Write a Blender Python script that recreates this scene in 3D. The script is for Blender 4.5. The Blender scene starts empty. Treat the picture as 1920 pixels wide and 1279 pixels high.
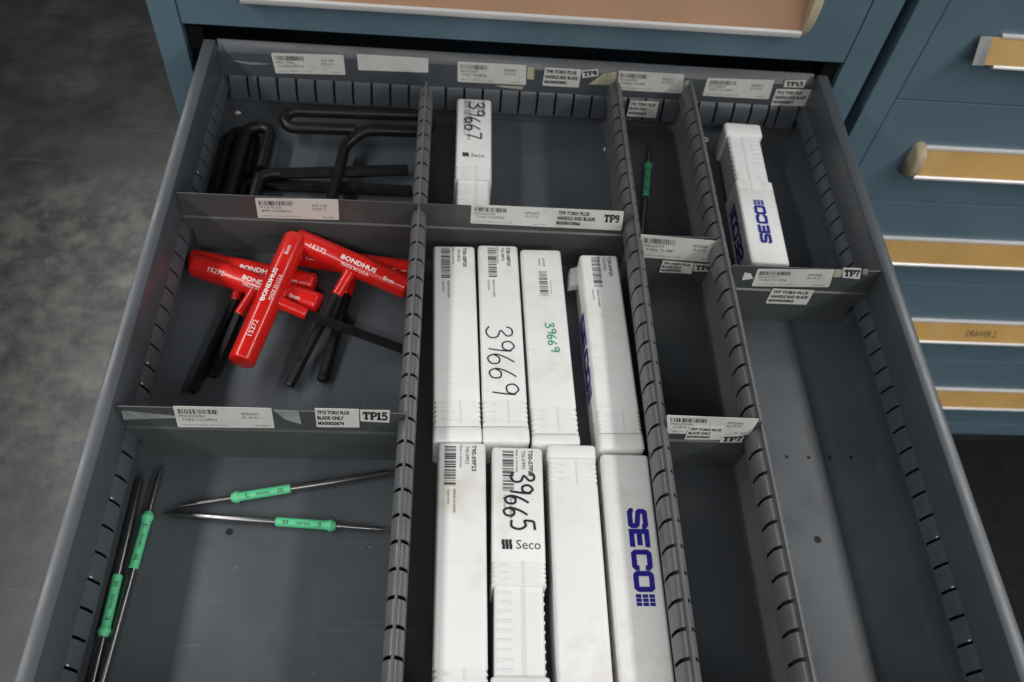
import bpy, bmesh, math, random
from mathutils import Vector, Matrix

# ------------------------------------------------------------------ camera
U = 0.02032                      # one slot pitch of the drawer rails, in metres
W = 31.75                        # inside width of the open drawer, in slot pitches
CAMU = Vector((12.1291, -38.3551, 33.0808))
FPX = 1638.18                    # focal length in photograph pixels (1920 wide)
RIGHT = Vector((0.99639484, -0.01758784, 0.08299398))
DOWN = Vector((0.03306479, -0.82040782, -0.57082197))
FWD = Vector((0.07812843, 0.57150824, -0.81686858))
scene = bpy.context.scene
col = scene.collection
cd = bpy.data.cameras.new("camera")
cam = bpy.data.objects.new("camera", cd)
col.objects.link(cam)
m = Matrix((RIGHT, -DOWN, -FWD)).transposed().to_4x4()
m.translation = CAMU * U
cam.matrix_world = m
cd.sensor_width = 36.0
cd.lens = 36.0 * FPX / 1920.0
cd.clip_start = 0.02
cd.clip_end = 100.0
cd.dof.use_dof = True
cd.dof.focus_distance = 0.70
cd.dof.aperture_fstop = 8.0
scene.camera = cam

# ------------------------------------------------------------------ light
world = bpy.data.worlds.new("World")
scene.world = world
world.use_nodes = True
bg = world.node_tree.nodes["Background"]
bg.inputs[0].default_value = (0.86, 0.94, 1.0, 1)
bg.inputs[1].default_value = 0.03

def strip(name, loc, length, width, power, rot, spread):
    l = bpy.data.lights.new(name, 'AREA')
    l.shape = 'RECTANGLE'; l.size = width; l.size_y = length
    l.energy = power; l.color = (1.0, 0.985, 0.965); l.spread = math.radians(spread)     # beam narrowed as by louvres
    o = bpy.data.objects.new(name, l); col.objects.link(o)
    o.location = loc
    o.rotation_euler = rot
    return o
strip("ceiling_and_fill_row", (-1.06, -0.25, 1.46), 5.7, 0.20, 60, (0, 0, 0), 132)
strip("ceiling_and_fill_row", (1.72, -1.10, 1.46), 5.4, 0.20, 60, (0, 0, 0), 132)
strip("ceiling_and_fill_row", (0.45, -2.10, 1.62), 3.4, 0.25, 44, (math.radians(38), 0, math.radians(90)), 160)  # added fill behind the viewer, brightens stickers and cabinet fronts

scene.view_settings.view_transform = 'Standard'
scene.view_settings.look = 'None'
scene.view_settings.gamma = 1.0
scene.view_settings.exposure = 0.0
scene.render.engine = 'CYCLES'

# ------------------------------------------------------------------ helpers
def ray(px, py):
    return RIGHT * ((px - 960) / FPX) + DOWN * ((py - 639.5) / FPX) + FWD
def atz(px, py, z=0.0):
    d = ray(px, py); return CAMU + d * ((z - CAMU.z) / d.z)
def aty(px, py, y=0.0):
    d = ray(px, py); return CAMU + d * ((y - CAMU.y) / d.y)

def srgb(r, g, b):
    f = lambda c: (c / 255 / 12.92) if c <= 10 else ((c / 255 + .055) / 1.055) ** 2.4
    return (f(r), f(g), f(b), 1)

MATS = {}
def mat(name, color, rough=.5, metal=0.0, var=0.12, scale=6.0, bump=0.0, bscale=400.0, dirt=None, dirt_amt=0.0, dirt_scale=3.0, spec=.5, sss=0.0, rvar=.1, coat=0.0, scuff=None, scuff_amt=.4, scuff_scale=3.0, speck=None, speck_scale=90.0):
    """procedural paint / plastic / metal: colour drift, roughness drift, grime patches, fine relief"""
    if name in MATS: return MATS[name]
    M = bpy.data.materials.new(name); M.use_nodes = True
    nt = M.node_tree; N = nt.nodes; L = nt.links
    b = N["Principled BSDF"]
    tc = N.new("ShaderNodeTexCoord")
    n1 = N.new("ShaderNodeTexNoise"); n1.inputs["Scale"].default_value = scale; n1.inputs["Detail"].default_value = 5
    L.new(tc.outputs["Object"], n1.inputs["Vector"])
    mr = N.new("ShaderNodeMapRange"); mr.inputs[1].default_value = .3; mr.inputs[2].default_value = .7
    mr.inputs[3].default_value = 1 - var; mr.inputs[4].default_value = 1 + var
    L.new(n1.outputs[0], mr.inputs[0])
    mx = N.new("ShaderNodeMix"); mx.data_type = 'RGBA'; mx.blend_type = 'MULTIPLY'; mx.inputs[0].default_value = 1
    mx.inputs[6].default_value = color
    L.new(mr.outputs[0], mx.inputs[7])
    out = mx.outputs[2]
    if dirt is not None:
        n2 = N.new("ShaderNodeTexNoise"); n2.inputs["Scale"].default_value = dirt_scale; n2.inputs["Detail"].default_value = 8; n2.inputs["Roughness"].default_value = .7
        L.new(tc.outputs["Object"], n2.inputs["Vector"])
        r2 = N.new("ShaderNodeMapRange"); r2.inputs[1].default_value = .52; r2.inputs[2].default_value = .75; r2.inputs[3].default_value = 0; r2.inputs[4].default_value = dirt_amt
        L.new(n2.outputs[0], r2.inputs[0])
        m2 = N.new("ShaderNodeMix"); m2.data_type = 'RGBA'
        L.new(r2.outputs[0], m2.inputs[0]); L.new(out, m2.inputs[6]); m2.inputs[7].default_value = dirt
        out = m2.outputs[2]
    if scuff is not None:       # fine scratches in two directions
        for rot, sc in ((.5, (1, 26, 1)), (-.9, (1, 34, 1)), (1.7, (1, 22, 1))):
            mp = N.new("ShaderNodeMapping"); mp.inputs["Rotation"].default_value = (rot * .3, rot * .2, rot); mp.inputs["Scale"].default_value = sc
            L.new(tc.outputs["Object"], mp.inputs[0])
            n5 = N.new("ShaderNodeTexNoise"); n5.inputs["Scale"].default_value = scuff_scale; n5.inputs["Detail"].default_value = 4; n5.inputs["Roughness"].default_value = .6
            L.new(mp.outputs[0], n5.inputs["Vector"])
            r5 = N.new("ShaderNodeMapRange"); r5.inputs[1].default_value = .66; r5.inputs[2].default_value = .72; r5.inputs[3].default_value = 0; r5.inputs[4].default_value = scuff_amt
            L.new(n5.outputs[0], r5.inputs[0])
            m5 = N.new("ShaderNodeMix"); m5.data_type = 'RGBA'
            L.new(r5.outputs[0], m5.inputs[0]); L.new(out, m5.inputs[6]); m5.inputs[7].default_value = scuff
            out = m5.outputs[2]
    if speck is not None:       # crumbs of dust and swarf
        v6 = N.new("ShaderNodeTexVoronoi"); v6.inputs["Scale"].default_value = speck_scale
        L.new(tc.outputs["Object"], v6.inputs["Vector"])
        r6 = N.new("ShaderNodeMapRange"); r6.inputs[1].default_value = .10; r6.inputs[2].default_value = .06; r6.inputs[3].default_value = 0; r6.inputs[4].default_value = 1
        L.new(v6.outputs["Distance"], r6.inputs[0])
        n6 = N.new("ShaderNodeTexNoise"); n6.inputs["Scale"].default_value = 17
        L.new(tc.outputs["Object"], n6.inputs["Vector"])
        r7 = N.new("ShaderNodeMapRange"); r7.inputs[1].default_value = .60; r7.inputs[2].default_value = .66; r7.inputs[3].default_value = 0; r7.inputs[4].default_value = .6
        L.new(n6.outputs[0], r7.inputs[0])
        mm = N.new("ShaderNodeMath"); mm.operation = 'MULTIPLY'; L.new(r6.outputs[0], mm.inputs[0]); L.new(r7.outputs[0], mm.inputs[1])
        m6 = N.new("ShaderNodeMix"); m6.data_type = 'RGBA'
        L.new(mm.outputs[0], m6.inputs[0]); L.new(out, m6.inputs[6]); m6.inputs[7].default_value = speck
        out = m6.outputs[2]
    L.new(out, b.inputs["Base Color"])
    b.inputs["Metallic"].default_value = metal
    b.inputs["Specular IOR Level"].default_value = spec
    if coat: b.inputs["Coat Weight"].default_value = coat
    n3 = N.new("ShaderNodeTexNoise"); n3.inputs["Scale"].default_value = scale * 3.1; n3.inputs["Detail"].default_value = 6
    L.new(tc.outputs["Object"], n3.inputs["Vector"])
    r3 = N.new("ShaderNodeMapRange"); r3.inputs[1].default_value = .3; r3.inputs[2].default_value = .7
    r3.inputs[3].default_value = max(.03, rough - rvar); r3.inputs[4].default_value = min(1, rough + rvar)
    L.new(n3.outputs[0], r3.inputs[0]); L.new(r3.outputs[0], b.inputs["Roughness"])
    if sss:
        b.inputs["Subsurface Weight"].default_value = sss
        b.inputs["Subsurface Radius"].default_value = (.006, .005, .004)
        b.inputs["Subsurface Scale"].default_value = .5
    if bump:
        n4 = N.new("ShaderNodeTexNoise"); n4.inputs["Scale"].default_value = bscale; n4.inputs["Detail"].default_value = 3
        L.new(tc.outputs["Object"], n4.inputs["Vector"])
        bp = N.new("ShaderNodeBump"); bp.inputs["Strength"].default_value = bump; bp.inputs["Distance"].default_value = .0006
        L.new(n4.outputs[0], bp.inputs["Height"]); L.new(bp.outputs[0], b.inputs["Normal"])
    MATS[name] = M
    return M

def drawer_paint():
    return mat("grey_enamel", (0.070, 0.080, 0.091, 1), rough=.34, var=.10, scale=7, bump=.10, bscale=700, dirt=(0.040, 0.044, 0.048, 1), dirt_amt=.6, dirt_scale=9, rvar=.08, scuff=(0.125, 0.13, 0.145, 1), scuff_amt=.35, scuff_scale=5, speck=(0.30, 0.30, 0.30, 1), speck_scale=110)
def divider_paint():
    return mat("olive_grey_enamel", (0.062, 0.070, 0.070, 1), rough=.36, var=.12, scale=14, bump=.08, bscale=700, dirt=(0.04, 0.04, 0.036, 1), dirt_amt=.5, dirt_scale=22, rvar=.08, scuff=(0.12, 0.125, 0.12, 1), scuff_amt=.4, scuff_scale=8)
def partition_paint():
    return mat("warm_grey_enamel", (0.128, 0.131, 0.135, 1), rough=.34, var=.10, scale=18, bump=.06, bscale=700, dirt=(0.075, 0.07, 0.067, 1), dirt_amt=.45, dirt_scale=30, rvar=.08)
def blue_paint():
    return mat("blue_enamel", (0.132, 0.215, 0.272, 1), rough=.40, var=.07, scale=4, bump=.12, bscale=500, dirt=(0.095, 0.150, 0.185, 1), dirt_amt=.5, dirt_scale=5, rvar=.07, scuff=(0.19, 0.26, 0.30, 1), scuff_amt=.3, scuff_scale=3)
def white_plastic():
    return mat("white_polypropylene", (0.81, 0.81, 0.80, 1), rough=.42, var=.03, scale=20, bump=.10, bscale=900, dirt=(0.58, 0.54, 0.44, 1), dirt_amt=.75, dirt_scale=13, sss=.25, rvar=.06, scuff=(0.55, 0.54, 0.52, 1), scuff_amt=.35, scuff_scale=9)
def paper():
    return mat("label_paper", (0.70, 0.69, 0.66, 1), rough=.55, var=.05, scale=40, dirt=(0.40, 0.37, 0.29, 1), dirt_amt=.5, dirt_scale=30)
def black_ink():
    return mat("black_ink", (0.018, 0.018, 0.02, 1), rough=.5, var=.2, scale=120)
def grey_ink():
    return mat("faded_ink", (0.05, 0.05, 0.05, 1), rough=.5, var=.2, scale=120)
def blue_ink():
    return mat("blue_ink", (0.022, 0.016, 0.25, 1), rough=.4, var=.12, scale=120)
def green_ink():
    return mat("green_marker", (0.012, 0.30, 0.165, 1), rough=.5, var=.15, scale=200)
def white_ink():
    return mat("white_ink", (0.78, 0.76, 0.74, 1), rough=.5, var=.1, scale=200)
def red_vinyl():
    return mat("red_vinyl", (0.60, 0.012, 0.009, 1), rough=.22, var=.10, scale=30, dirt=(0.26, 0.009, 0.008, 1), dirt_amt=.5, dirt_scale=25, coat=.2, rvar=.06, scuff=(0.30, 0.05, 0.04, 1), scuff_amt=.35, scuff_scale=14)
def black_oxide():
    return mat("black_oxide_steel", (0.006, 0.006, 0.0065, 1), rough=.42, metal=0, spec=.35, var=.25, scale=30, bump=.1)
def chrome():
    return mat("bare_tool_steel", (0.26, 0.255, 0.255, 1), rough=.33, metal=1.0, var=.06, scale=60, rvar=.02)
def green_plastic():
    return mat("mint_green_plastic", (0.11, 0.56, 0.27, 1), rough=.42, var=.06, scale=40, dirt=(0.05, 0.30, 0.15, 1), dirt_amt=.4, dirt_scale=40)
def aluminium():
    return mat("brushed_aluminium", (0.80, 0.79, 0.78, 1), rough=.42, metal=.25, var=.02, scale=30, rvar=.02)
def ochre_card():
    return mat("ochre_label_card", (0.56, 0.345, 0.115, 1), rough=.32, var=.12, scale=12, dirt=(0.60, 0.43, 0.20, 1), dirt_amt=.7, dirt_scale=10)
def peach_card():
    return mat("peach_label_card", (0.56, 0.335, 0.215, 1), rough=.18, var=.08, scale=9, dirt=(0.42, 0.30, 0.19, 1), dirt_amt=.6, dirt_scale=8)
def cream_plastic():
    return mat("yellowed_plastic", (0.56, 0.47, 0.32, 1), rough=.45, var=.15, scale=60, dirt=(0.34, 0.25, 0.14, 1), dirt_amt=.6, dirt_scale=40)
def tape():
    return mat("yellowed_tape", (0.50, 0.47, 0.34, 1), rough=.35, var=.12, scale=60, dirt=(0.28, 0.25, 0.16, 1), dirt_amt=.6, dirt_scale=45)
def smear():
    return mat("adhesive_residue", (0.30, 0.31, 0.31, 1), rough=.3, var=.3, scale=60)
def dark():
    return mat("dark_gap", (0.006, 0.006, 0.007, 1), rough=.8)

class MB:
    def __init__(s): s.v = []; s.f = []
    def add(s, vs, fs):
        o = len(s.v); s.v += [Vector(p) for p in vs]; s.f += [tuple(i + o for i in f) for f in fs]
    def box(s, a, b):
        (x0, y0, z0), (x1, y1, z1) = a, b
        s.add([(x0,y0,z0),(x1,y0,z0),(x1,y1,z0),(x0,y1,z0),(x0,y0,z1),(x1,y0,z1),(x1,y1,z1),(x0,y1,z1)],
              [(3,2,1,0),(4,5,6,7),(0,1,5,4),(1,2,6,5),(2,3,7,6),(3,0,4,7)])
    def prism(s, prof, fn, a0, a1):
        """closed polygon prof of (p,q) swept from a0 to a1; fn(p,q,a) gives the point"""
        n = len(prof)
        vs = [fn(p, q, a0) for p, q in prof] + [fn(p, q, a1) for p, q in prof]
        fs = [tuple(range(n))[::-1], tuple(range(n, 2*n))] + [(i, (i+1) % n, n + (i+1) % n, n + i) for i in range(n)]
        s.add(vs, fs)
    def rings(s, rs, cap=True):
        n = len(rs[0]); vs = [p for r in rs for p in r]; fs = []
        for k in range(len(rs) - 1):
            for i in range(n):
                fs.append((k*n+i, k*n+(i+1) % n, (k+1)*n+(i+1) % n, (k+1)*n+i))
        if cap: fs += [tuple(range(n))[::-1], tuple(range((len(rs)-1)*n, len(rs)*n))]
        s.add(vs, fs)
    def lathe(s, p0, p1, prof, n=16, up=Vector((0, 0, 1)), rot=0.0):
        p0 = Vector(p0); p1 = Vector(p1); a = (p1 - p0); L = a.length; a.normalize()
        e = a.cross(up if abs(a.dot(up)) < .95 else Vector((0, 1, 0))).normalized(); f = e.cross(a)
        s.rings([[p0 + a * (t * L) + (e * math.cos(2*math.pi*i/n + rot) + f * math.sin(2*math.pi*i/n + rot)) * r for i in range(n)] for t, r in prof])
    def tube(s, pts, r, n=12, up=Vector((0, 0, 1)), rot=0.0):
        pts = [Vector(p) for p in pts]; rs = []
        for i, p in enumerate(pts):
            d = (pts[min(i+1, len(pts)-1)] - pts[max(i-1, 0)]).normalized()
            u_ = up if abs(d.dot(up)) < .97 else Vector((0, 1, 0))
            e = d.cross(u_).normalized(); f = e.cross(d)
            rs.append([p + (e * math.cos(2*math.pi*k/n + rot) + f * math.sin(2*math.pi*k/n + rot)) * r for k in range(n)])
        s.rings(rs)
    def build(s, name, material, parent=None, smooth=None, bevel=0.0, kind=None, label=None):
        me = bpy.data.meshes.new(name)
        me.from_pydata([p * U for p in s.v], [], s.f)
        bm = bmesh.new(); bm.from_mesh(me)
        bmesh.ops.recalc_face_normals(bm, faces=bm.faces)
        if bevel:
            es = [e for e in bm.edges if len(e.link_faces) == 2 and e.calc_face_angle(0) > math.radians(30)]
            bmesh.ops.bevel(bm, geom=es, offset=bevel * U, segments=2, profile=.5, affect='EDGES', clamp_overlap=True)
        bm.to_mesh(me); bm.free()
        if smooth is not None:
            me.polygons.foreach_set("use_smooth", [True] * len(me.polygons))
            me.set_sharp_from_angle(angle=math.radians(smooth))
        me.materials.append(material)
        o = bpy.data.objects.new(name, me); col.objects.link(o)
        if parent is not None:
            o.parent = parent
            if parent.type == 'EMPTY': o.matrix_parent_inverse = Matrix.Translation(-parent.location)
        if kind: o["kind"] = kind
        if label: o["label"] = label
        return o

def thing(name, label, category, loc, group=None):
    o = bpy.data.objects.new(name, None); col.objects.link(o)
    o.empty_display_size = .02
    o.location = Vector(loc) * U
    o["label"] = label; o["category"] = category
    if group: o["group"] = group
    return o
def tag(o, label, category, group=None):
    o["label"] = label; o["category"] = category
    if group: o["group"] = group
    return o

# ---- lettering: built-in font as flat mesh, and pen strokes as ribbons
TXT = {}
def text_data(s, bold=0.0):
    key = (s, bold)
    if key in TXT: return TXT[key]
    c = bpy.data.curves.new("lettering", 'FONT'); c.body = s; c.size = 1; c.resolution_u = 2; c.offset = bold; c.fill_mode = 'FRONT'
    o = bpy.data.objects.new("lettering", c); col.objects.link(o)
    dg = bpy.context.evaluated_depsgraph_get()
    me = bpy.data.meshes.new_from_object(o.evaluated_get(dg))
    v = [(p.co.x, p.co.y) for p in me.vertices]; f = [tuple(p.vertices) for p in me.polygons]
    bpy.data.objects.remove(o); bpy.data.curves.remove(c); bpy.data.meshes.remove(me)
    if v:
        x0 = min(p[0] for p in v); y0 = min(p[1] for p in v); w = max(p[0] for p in v) - x0; h = max(p[1] for p in v) - y0
        v = [((p[0]-x0)/w, (p[1]-y0)/h) for p in v]
    TXT[key] = (v, f)
    return TXT[key]
def put_text(mb, s, fn, u0, v0, u1, v1, bold=0.0):
    v, f = text_data(s, bold)
    mb.add([fn(u0 + (u1-u0)*a, v0 + (v1-v0)*b) for a, b in v], f)
def smooth_path(pts, n=5):
    out = []
    for i in range(len(pts) - 1):
        p0 = pts[max(i-1, 0)]; p1 = pts[i]; p2 = pts[i+1]; p3 = pts[min(i+2, len(pts)-1)]
        for k in range(n):
            t = k / n
            out.append(tuple(.5*((2*p1[j]) + (-p0[j]+p2[j])*t + (2*p0[j]-5*p1[j]+4*p2[j]-p3[j])*t*t + (-p0[j]+3*p1[j]-3*p2[j]+p3[j])*t**3) for j in (0, 1)))
    out.append(tuple(pts[-1])); return out
LIFT = [0.0]
def ribbon(mb, pts, w, fn, aspect=1.0):
    """flat pen stroke along pts in the (u,v) plane, mitred"""
    n = len(pts); P = [Vector((p[0], p[1] )) for p in pts]; vs = []
    for i in range(n):
        d0 = (P[i] - P[i-1]).normalized() if i else (P[1] - P[0]).normalized()
        d1 = (P[i+1] - P[i]).normalized() if i < n-1 else d0
        t = (d0 + d1)
        t = t.normalized() if t.length > 1e-6 else d0
        nn = Vector((-t.y, t.x)); k = 1 / max(.5, abs(nn.dot(Vector((-d0.y, d0.x)))))
        for sgn in (1, -1):
            q = P[i] + nn * (sgn * w * .5 * k)
            vs.append(fn(q.x, q.y, LIFT[0]))
        LIFT[0] += 2e-5
    mb.add(vs, [(2*i, 2*i+1, 2*i+3, 2*i+2) for i in range(n-1)])
HAND = {'3': [[(.02,.78),(.14,.97),(.42,.98),(.5,.78),(.22,.56),(.55,.42),(.58,.14),(.28,0),(0,.12)]],
        '9': [[(.56,.80),(.34,.98),(.08,.82),(.16,.56),(.46,.58),(.57,.84),(.54,.46),(.46,.02)]],
        '6': [[(.42,1),(.16,.66),(.02,.28),(.18,.02),(.46,.12),(.46,.40),(.2,.44),(.04,.24)]],
        '7': [[(.0,.94),(.3,.97),(.55,.95)], [(.55,.95),(.36,.5),(.24,0)]],
        '5': [[(.08,.98),(.06,.6),(.34,.64),(.54,.38),(.4,.06),(.02,.06)], [(.08,.98),(.58,1.02)]]}
def handwrite(mb, s, fn, u0, v0, w, h, pen, adv=.72, jit=(0,)*9):
    x = 0.0; sc = w / (len(s) * adv)
    for i, ch in enumerate(s):
        for st in HAND[ch]:
            pts = smooth_path([(u0 + (x + p[0]) * sc, v0 + p[1] * h + jit[i % len(jit)] * h) for p in st], 5)
            ribbon(mb, pts, pen, fn)
        x += adv
# heavy slab-serif figures for the tags, drawn as bars
SLAB = {'T': [[(0,.9),(.9,.9)], [(.45,.8),(.45,.09)], [(.2,.07),(.7,.07)], [(.06,.82),(.06,.66)], [(.84,.82),(.84,.66)]],
        'P': [[(.2,.82),(.2,.15)], [(0,.07),(.45,.07)], [(0,.92),(.55,.92),(.78,.8),(.78,.58),(.55,.45),(.3,.45)]],
        '1': [[(.28,.97),(.28,.15)], [(.02,.07),(.55,.07)], [(.18,.86),(.04,.8)]],
        '5': [[(.62,.92),(.16,.92),(.14,.56),(.45,.6),(.64,.45),(.62,.2),(.4,.06),(.08,.1),(.06,.24)]],
        '7': [[(.02,.7),(.04,.92),(.66,.92),(.42,.5),(.32,.03)]],
        '9': [[(.62,.62),(.5,.9),(.22,.92),(.08,.72),(.2,.5),(.48,.5),(.63,.7),(.6,.3),(.4,.07),(.1,.1)]],
        '6': [[(.58,.88),(.3,.92),(.1,.6),(.1,.3),(.3,.07),(.55,.16),(.58,.4),(.36,.52),(.2,.44)]],
        '8': [[(.34,.55),(.1,.7),(.34,.92),(.58,.7),(.34,.52),(.06,.28),(.34,.07),(.62,.28),(.34,.5)]]}
SLABW = {'T': .98, 'P': .9, '1': .66, '5': .78, '7': .76, '9': .78, '6': .76, '8': .76}
def slab(mb, s, fn, u0, v0, u1, v1):
    tot = sum(SLABW[c] for c in s) - .08; x = 0.0
    H = (v1 - v0)
    # draw in a unit where one unit of height is 1; map by fn so strokes keep their weight
    g = lambda a, b, l=0.0: fn(u0 + (u1-u0) * a / tot, v0 + H * b, l)
    for c in s:
        for st in SLAB[c]:
            vert = abs(st[0][0] - st[1][0]) < .02 and len(st) == 2
            ribbon(mb, [(x + p[0], p[1]) for p in st], .33 if (vert and abs(st[0][1]-st[1][1]) > .5) else .23, g)
        x += SLABW[c]
# square bold letters of the box maker's mark
BLOCK = {'S': [[(.93,.70),(.93,.80),(.83,.89),(.17,.89),(.11,.83),(.11,.62),(.18,.55),(.82,.45),(.89,.38),(.89,.17),(.83,.11),(.17,.11),(.07,.20),(.07,.30)]],
         'E': [[(.93,.89),(.11,.89),(.11,.11),(.93,.11)], [(.22,.5),(.84,.5)]],
         'C': [[(.91,.66),(.91,.80),(.82,.89),(.2,.89),(.11,.80),(.11,.20),(.2,.11),(.82,.11),(.91,.20),(.91,.34)]],
         'O': [[(.5,.89),(.2,.89),(.11,.80),(.11,.20),(.2,.11),(.8,.11),(.89,.20),(.89,.80),(.8,.89),(.5,.89)]]}
def block_mark(mb, fn, u0, v0, w, h):
    """SECO and its grid of nine squares, along u"""
    lw = w / 4.95
    for i, c in enumerate("SECO"):
        for st in BLOCK[c]:
            ribbon(mb, [(u0 + (i * 1.08 + p[0]) * lw, v0 + p[1] * h) for p in st], .255 * (lw + h) * .5, fn)
    g0 = u0 + 4.36 * lw; s = .59 * lw / 3
    for i in range(3):
        for j in range(3):
            a = g0 + i * s * 1.02; b = v0 + j * h / 3
            mb.add([fn(a, b + h*.02), fn(a + s*.86, b + h*.02), fn(a + s*.86, b + h*.295), fn(a, b + h*.295)], [(0, 1, 2, 3)])
def barcode(mb, fn, u0, v0, u1, v1, seed, along_u=True, n=26):
    r = random.Random(seed); x = 0.0; bars = []
    while len(bars) < n:
        b = r.choice((1, 1, 1, 2, 3)); g = r.choice((1, 1, 2, 2, 3)); bars.append((x, x + b)); x += b + g
    tot = bars[-1][1]
    for a, b in bars:
        a /= tot; b /= tot
        if along_u: q = [(u0+(u1-u0)*a, v0), (u0+(u1-u0)*b, v0), (u0+(u1-u0)*b, v1), (u0+(u1-u0)*a, v1)]
        else: q = [(u0, v0+(v1-v0)*a), (u1, v0+(v1-v0)*a), (u1, v0+(v1-v0)*b), (u0, v0+(v1-v0)*b)]
        mb.add([fn(*p) for p in q], [(0, 1, 2, 3)])

# ================================================================== setting
FZ = -35.3
def concrete():
    M = bpy.data.materials.new("worn_sealed_concrete"); M.use_nodes = True
    nt = M.node_tree; N = nt.nodes; L = nt.links; b = N["Principled BSDF"]
    tc = N.new("ShaderNodeTexCoord")
    def noise(scale, detail=8, rough=.6, dist=0.0, stretch=None):
        n = N.new("ShaderNodeTexNoise"); n.inputs["Scale"].default_value = scale; n.inputs["Detail"].default_value = detail
        n.inputs["Roughness"].default_value = rough; n.inputs["Distortion"].default_value = dist
        if stretch:
            mp = N.new("ShaderNodeMapping"); mp.inputs["Scale"].default_value = stretch[0]; mp.inputs["Rotation"].default_value = (0, 0, stretch[1])
            L.new(tc.outputs["Object"], mp.inputs[0]); L.new(mp.outputs[0], n.inputs["Vector"])
        else: L.new(tc.outputs["Object"], n.inputs["Vector"])
        return n
    def ramp(src, stops):
        r = N.new("ShaderNodeValToRGB"); L.new(src.outputs[0], r.inputs[0])
        e = r.color_ramp.elements
        while len(e) < len(stops): e.new(.5)
        for k, (p, c) in zip(e, stops): k.position = p; k.color = c
        return r
    def mixc(f, a, c2, fac_scale=1.0):
        mm = N.new("ShaderNodeMix"); mm.data_type = 'RGBA'
        L.new(f.outputs[0], mm.inputs[0]); L.new(a, mm.inputs[6]); mm.inputs[7].default_value = c2
        return mm.outputs[2]
    base = ramp(noise(7.0, 12, .72), [(.30, (.009, .009, .010, 1)), (.50, (.013, .0128, .0125, 1)), (.70, (.021, .020, .0185, 1))])
    # pale worn patches with lamp glare painted in beside the cabinet, scuffs in two directions, dark stains and a saw-cut joint
    patch = ramp(noise(19.0, 12, .70, .2), [(.40, (0, 0, 0, 1)), (.66, (1, 1, 1, 1))])
    wp = N.new("ShaderNodeMapping"); wc = atz(350, 545, FZ) * U
    wp.inputs["Location"].default_value = (-wc.x, -wc.y, -wc.z); wp.vector_type = 'POINT'
    L.new(tc.outputs["Object"], wp.inputs[0])
    ln = N.new("ShaderNodeVectorMath"); ln.operation = 'LENGTH'; L.new(wp.outputs[0], ln.inputs[0])
    nd = N.new("ShaderNodeMath"); nd.operation = 'MULTIPLY_ADD'; L.new(noise(3.0, 6).outputs[0], nd.inputs[0]); nd.inputs[1].default_value = .5; L.new(ln.outputs["Value"], nd.inputs[2])
    big = N.new("ShaderNodeMapRange"); big.inputs[1].default_value = .75; big.inputs[2].default_value = .36; big.inputs[3].default_value = .04; big.inputs[4].default_value = 1.0
    L.new(nd.outputs[0], big.inputs[0])
    mul = N.new("ShaderNodeMath"); mul.operation = 'MULTIPLY'; L.new(patch.outputs[0], mul.inputs[0]); L.new(big.outputs[0], mul.inputs[1])
    c = mixc(mul, base.outputs[0], (.125, .119, .108, 1))
    sc = ramp(noise(4.0, 6, .6, .1, ((1, 30, 1), .08)), [(.63, (0, 0, 0, 1)), (.71, (.6, .6, .6, 1))])
    c = mixc(sc, c, (.085, .082, .08, 1))
    sc2 = ramp(noise(4.0, 6, .6, .1, ((30, 1.0, 1), -.25)), [(.68, (0, 0, 0, 1)), (.75, (.5, .5, .5, 1))])
    c = mixc(sc2, c, (.08, .077, .075, 1))
    st = ramp(noise(14, 8, .7), [(.62, (0, 0, 0, 1)), (.72, (.5, .5, .5, 1))])
    c = mixc(st, c, (.018, .017, .016, 1))
    L.new(c, b.inputs["Base Color"]); b.inputs["Specular IOR Level"].default_value = .32
    rr = ramp(noise(7, 8, .7), [(.35, (.27, .27, .27, 1)), (.5, (.33, .33, .33, 1)), (.65, (.42, .42, .42, 1))])
    L.new(rr.outputs[0], b.inputs["Roughness"])
    bp = N.new("ShaderNodeBump"); bp.inputs["Strength"].default_value = .22; bp.inputs["Distance"].default_value = .003
    L.new(noise(22, 10, .7).outputs[0], bp.inputs["Height"]); L.new(bp.outputs[0], b.inputs["Normal"])
    return M

mb = MB(); mb.add([(-260, -200, FZ), (330, -200, FZ), (330, 330, FZ), (-260, 330, FZ)], [(0, 1, 2, 3)])
fl = mb.build("floor", concrete()); fl["kind"] = "structure"
mb = MB(); mb.box((36.5, -46, FZ + .01), (90, -.35, FZ + .35))  # added near-black slab, stands in for the dark floor here
tag(mb.build("dark_floor_slab", mat("near_black_slab", (0.006, 0.006, 0.0065, 1), spec=.2, rough=.8, var=.3, scale=20, bump=.4, bscale=120), bevel=.08), "added near-black slab standing in for dark floor in front of the closed cabinet", "slab")

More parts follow.
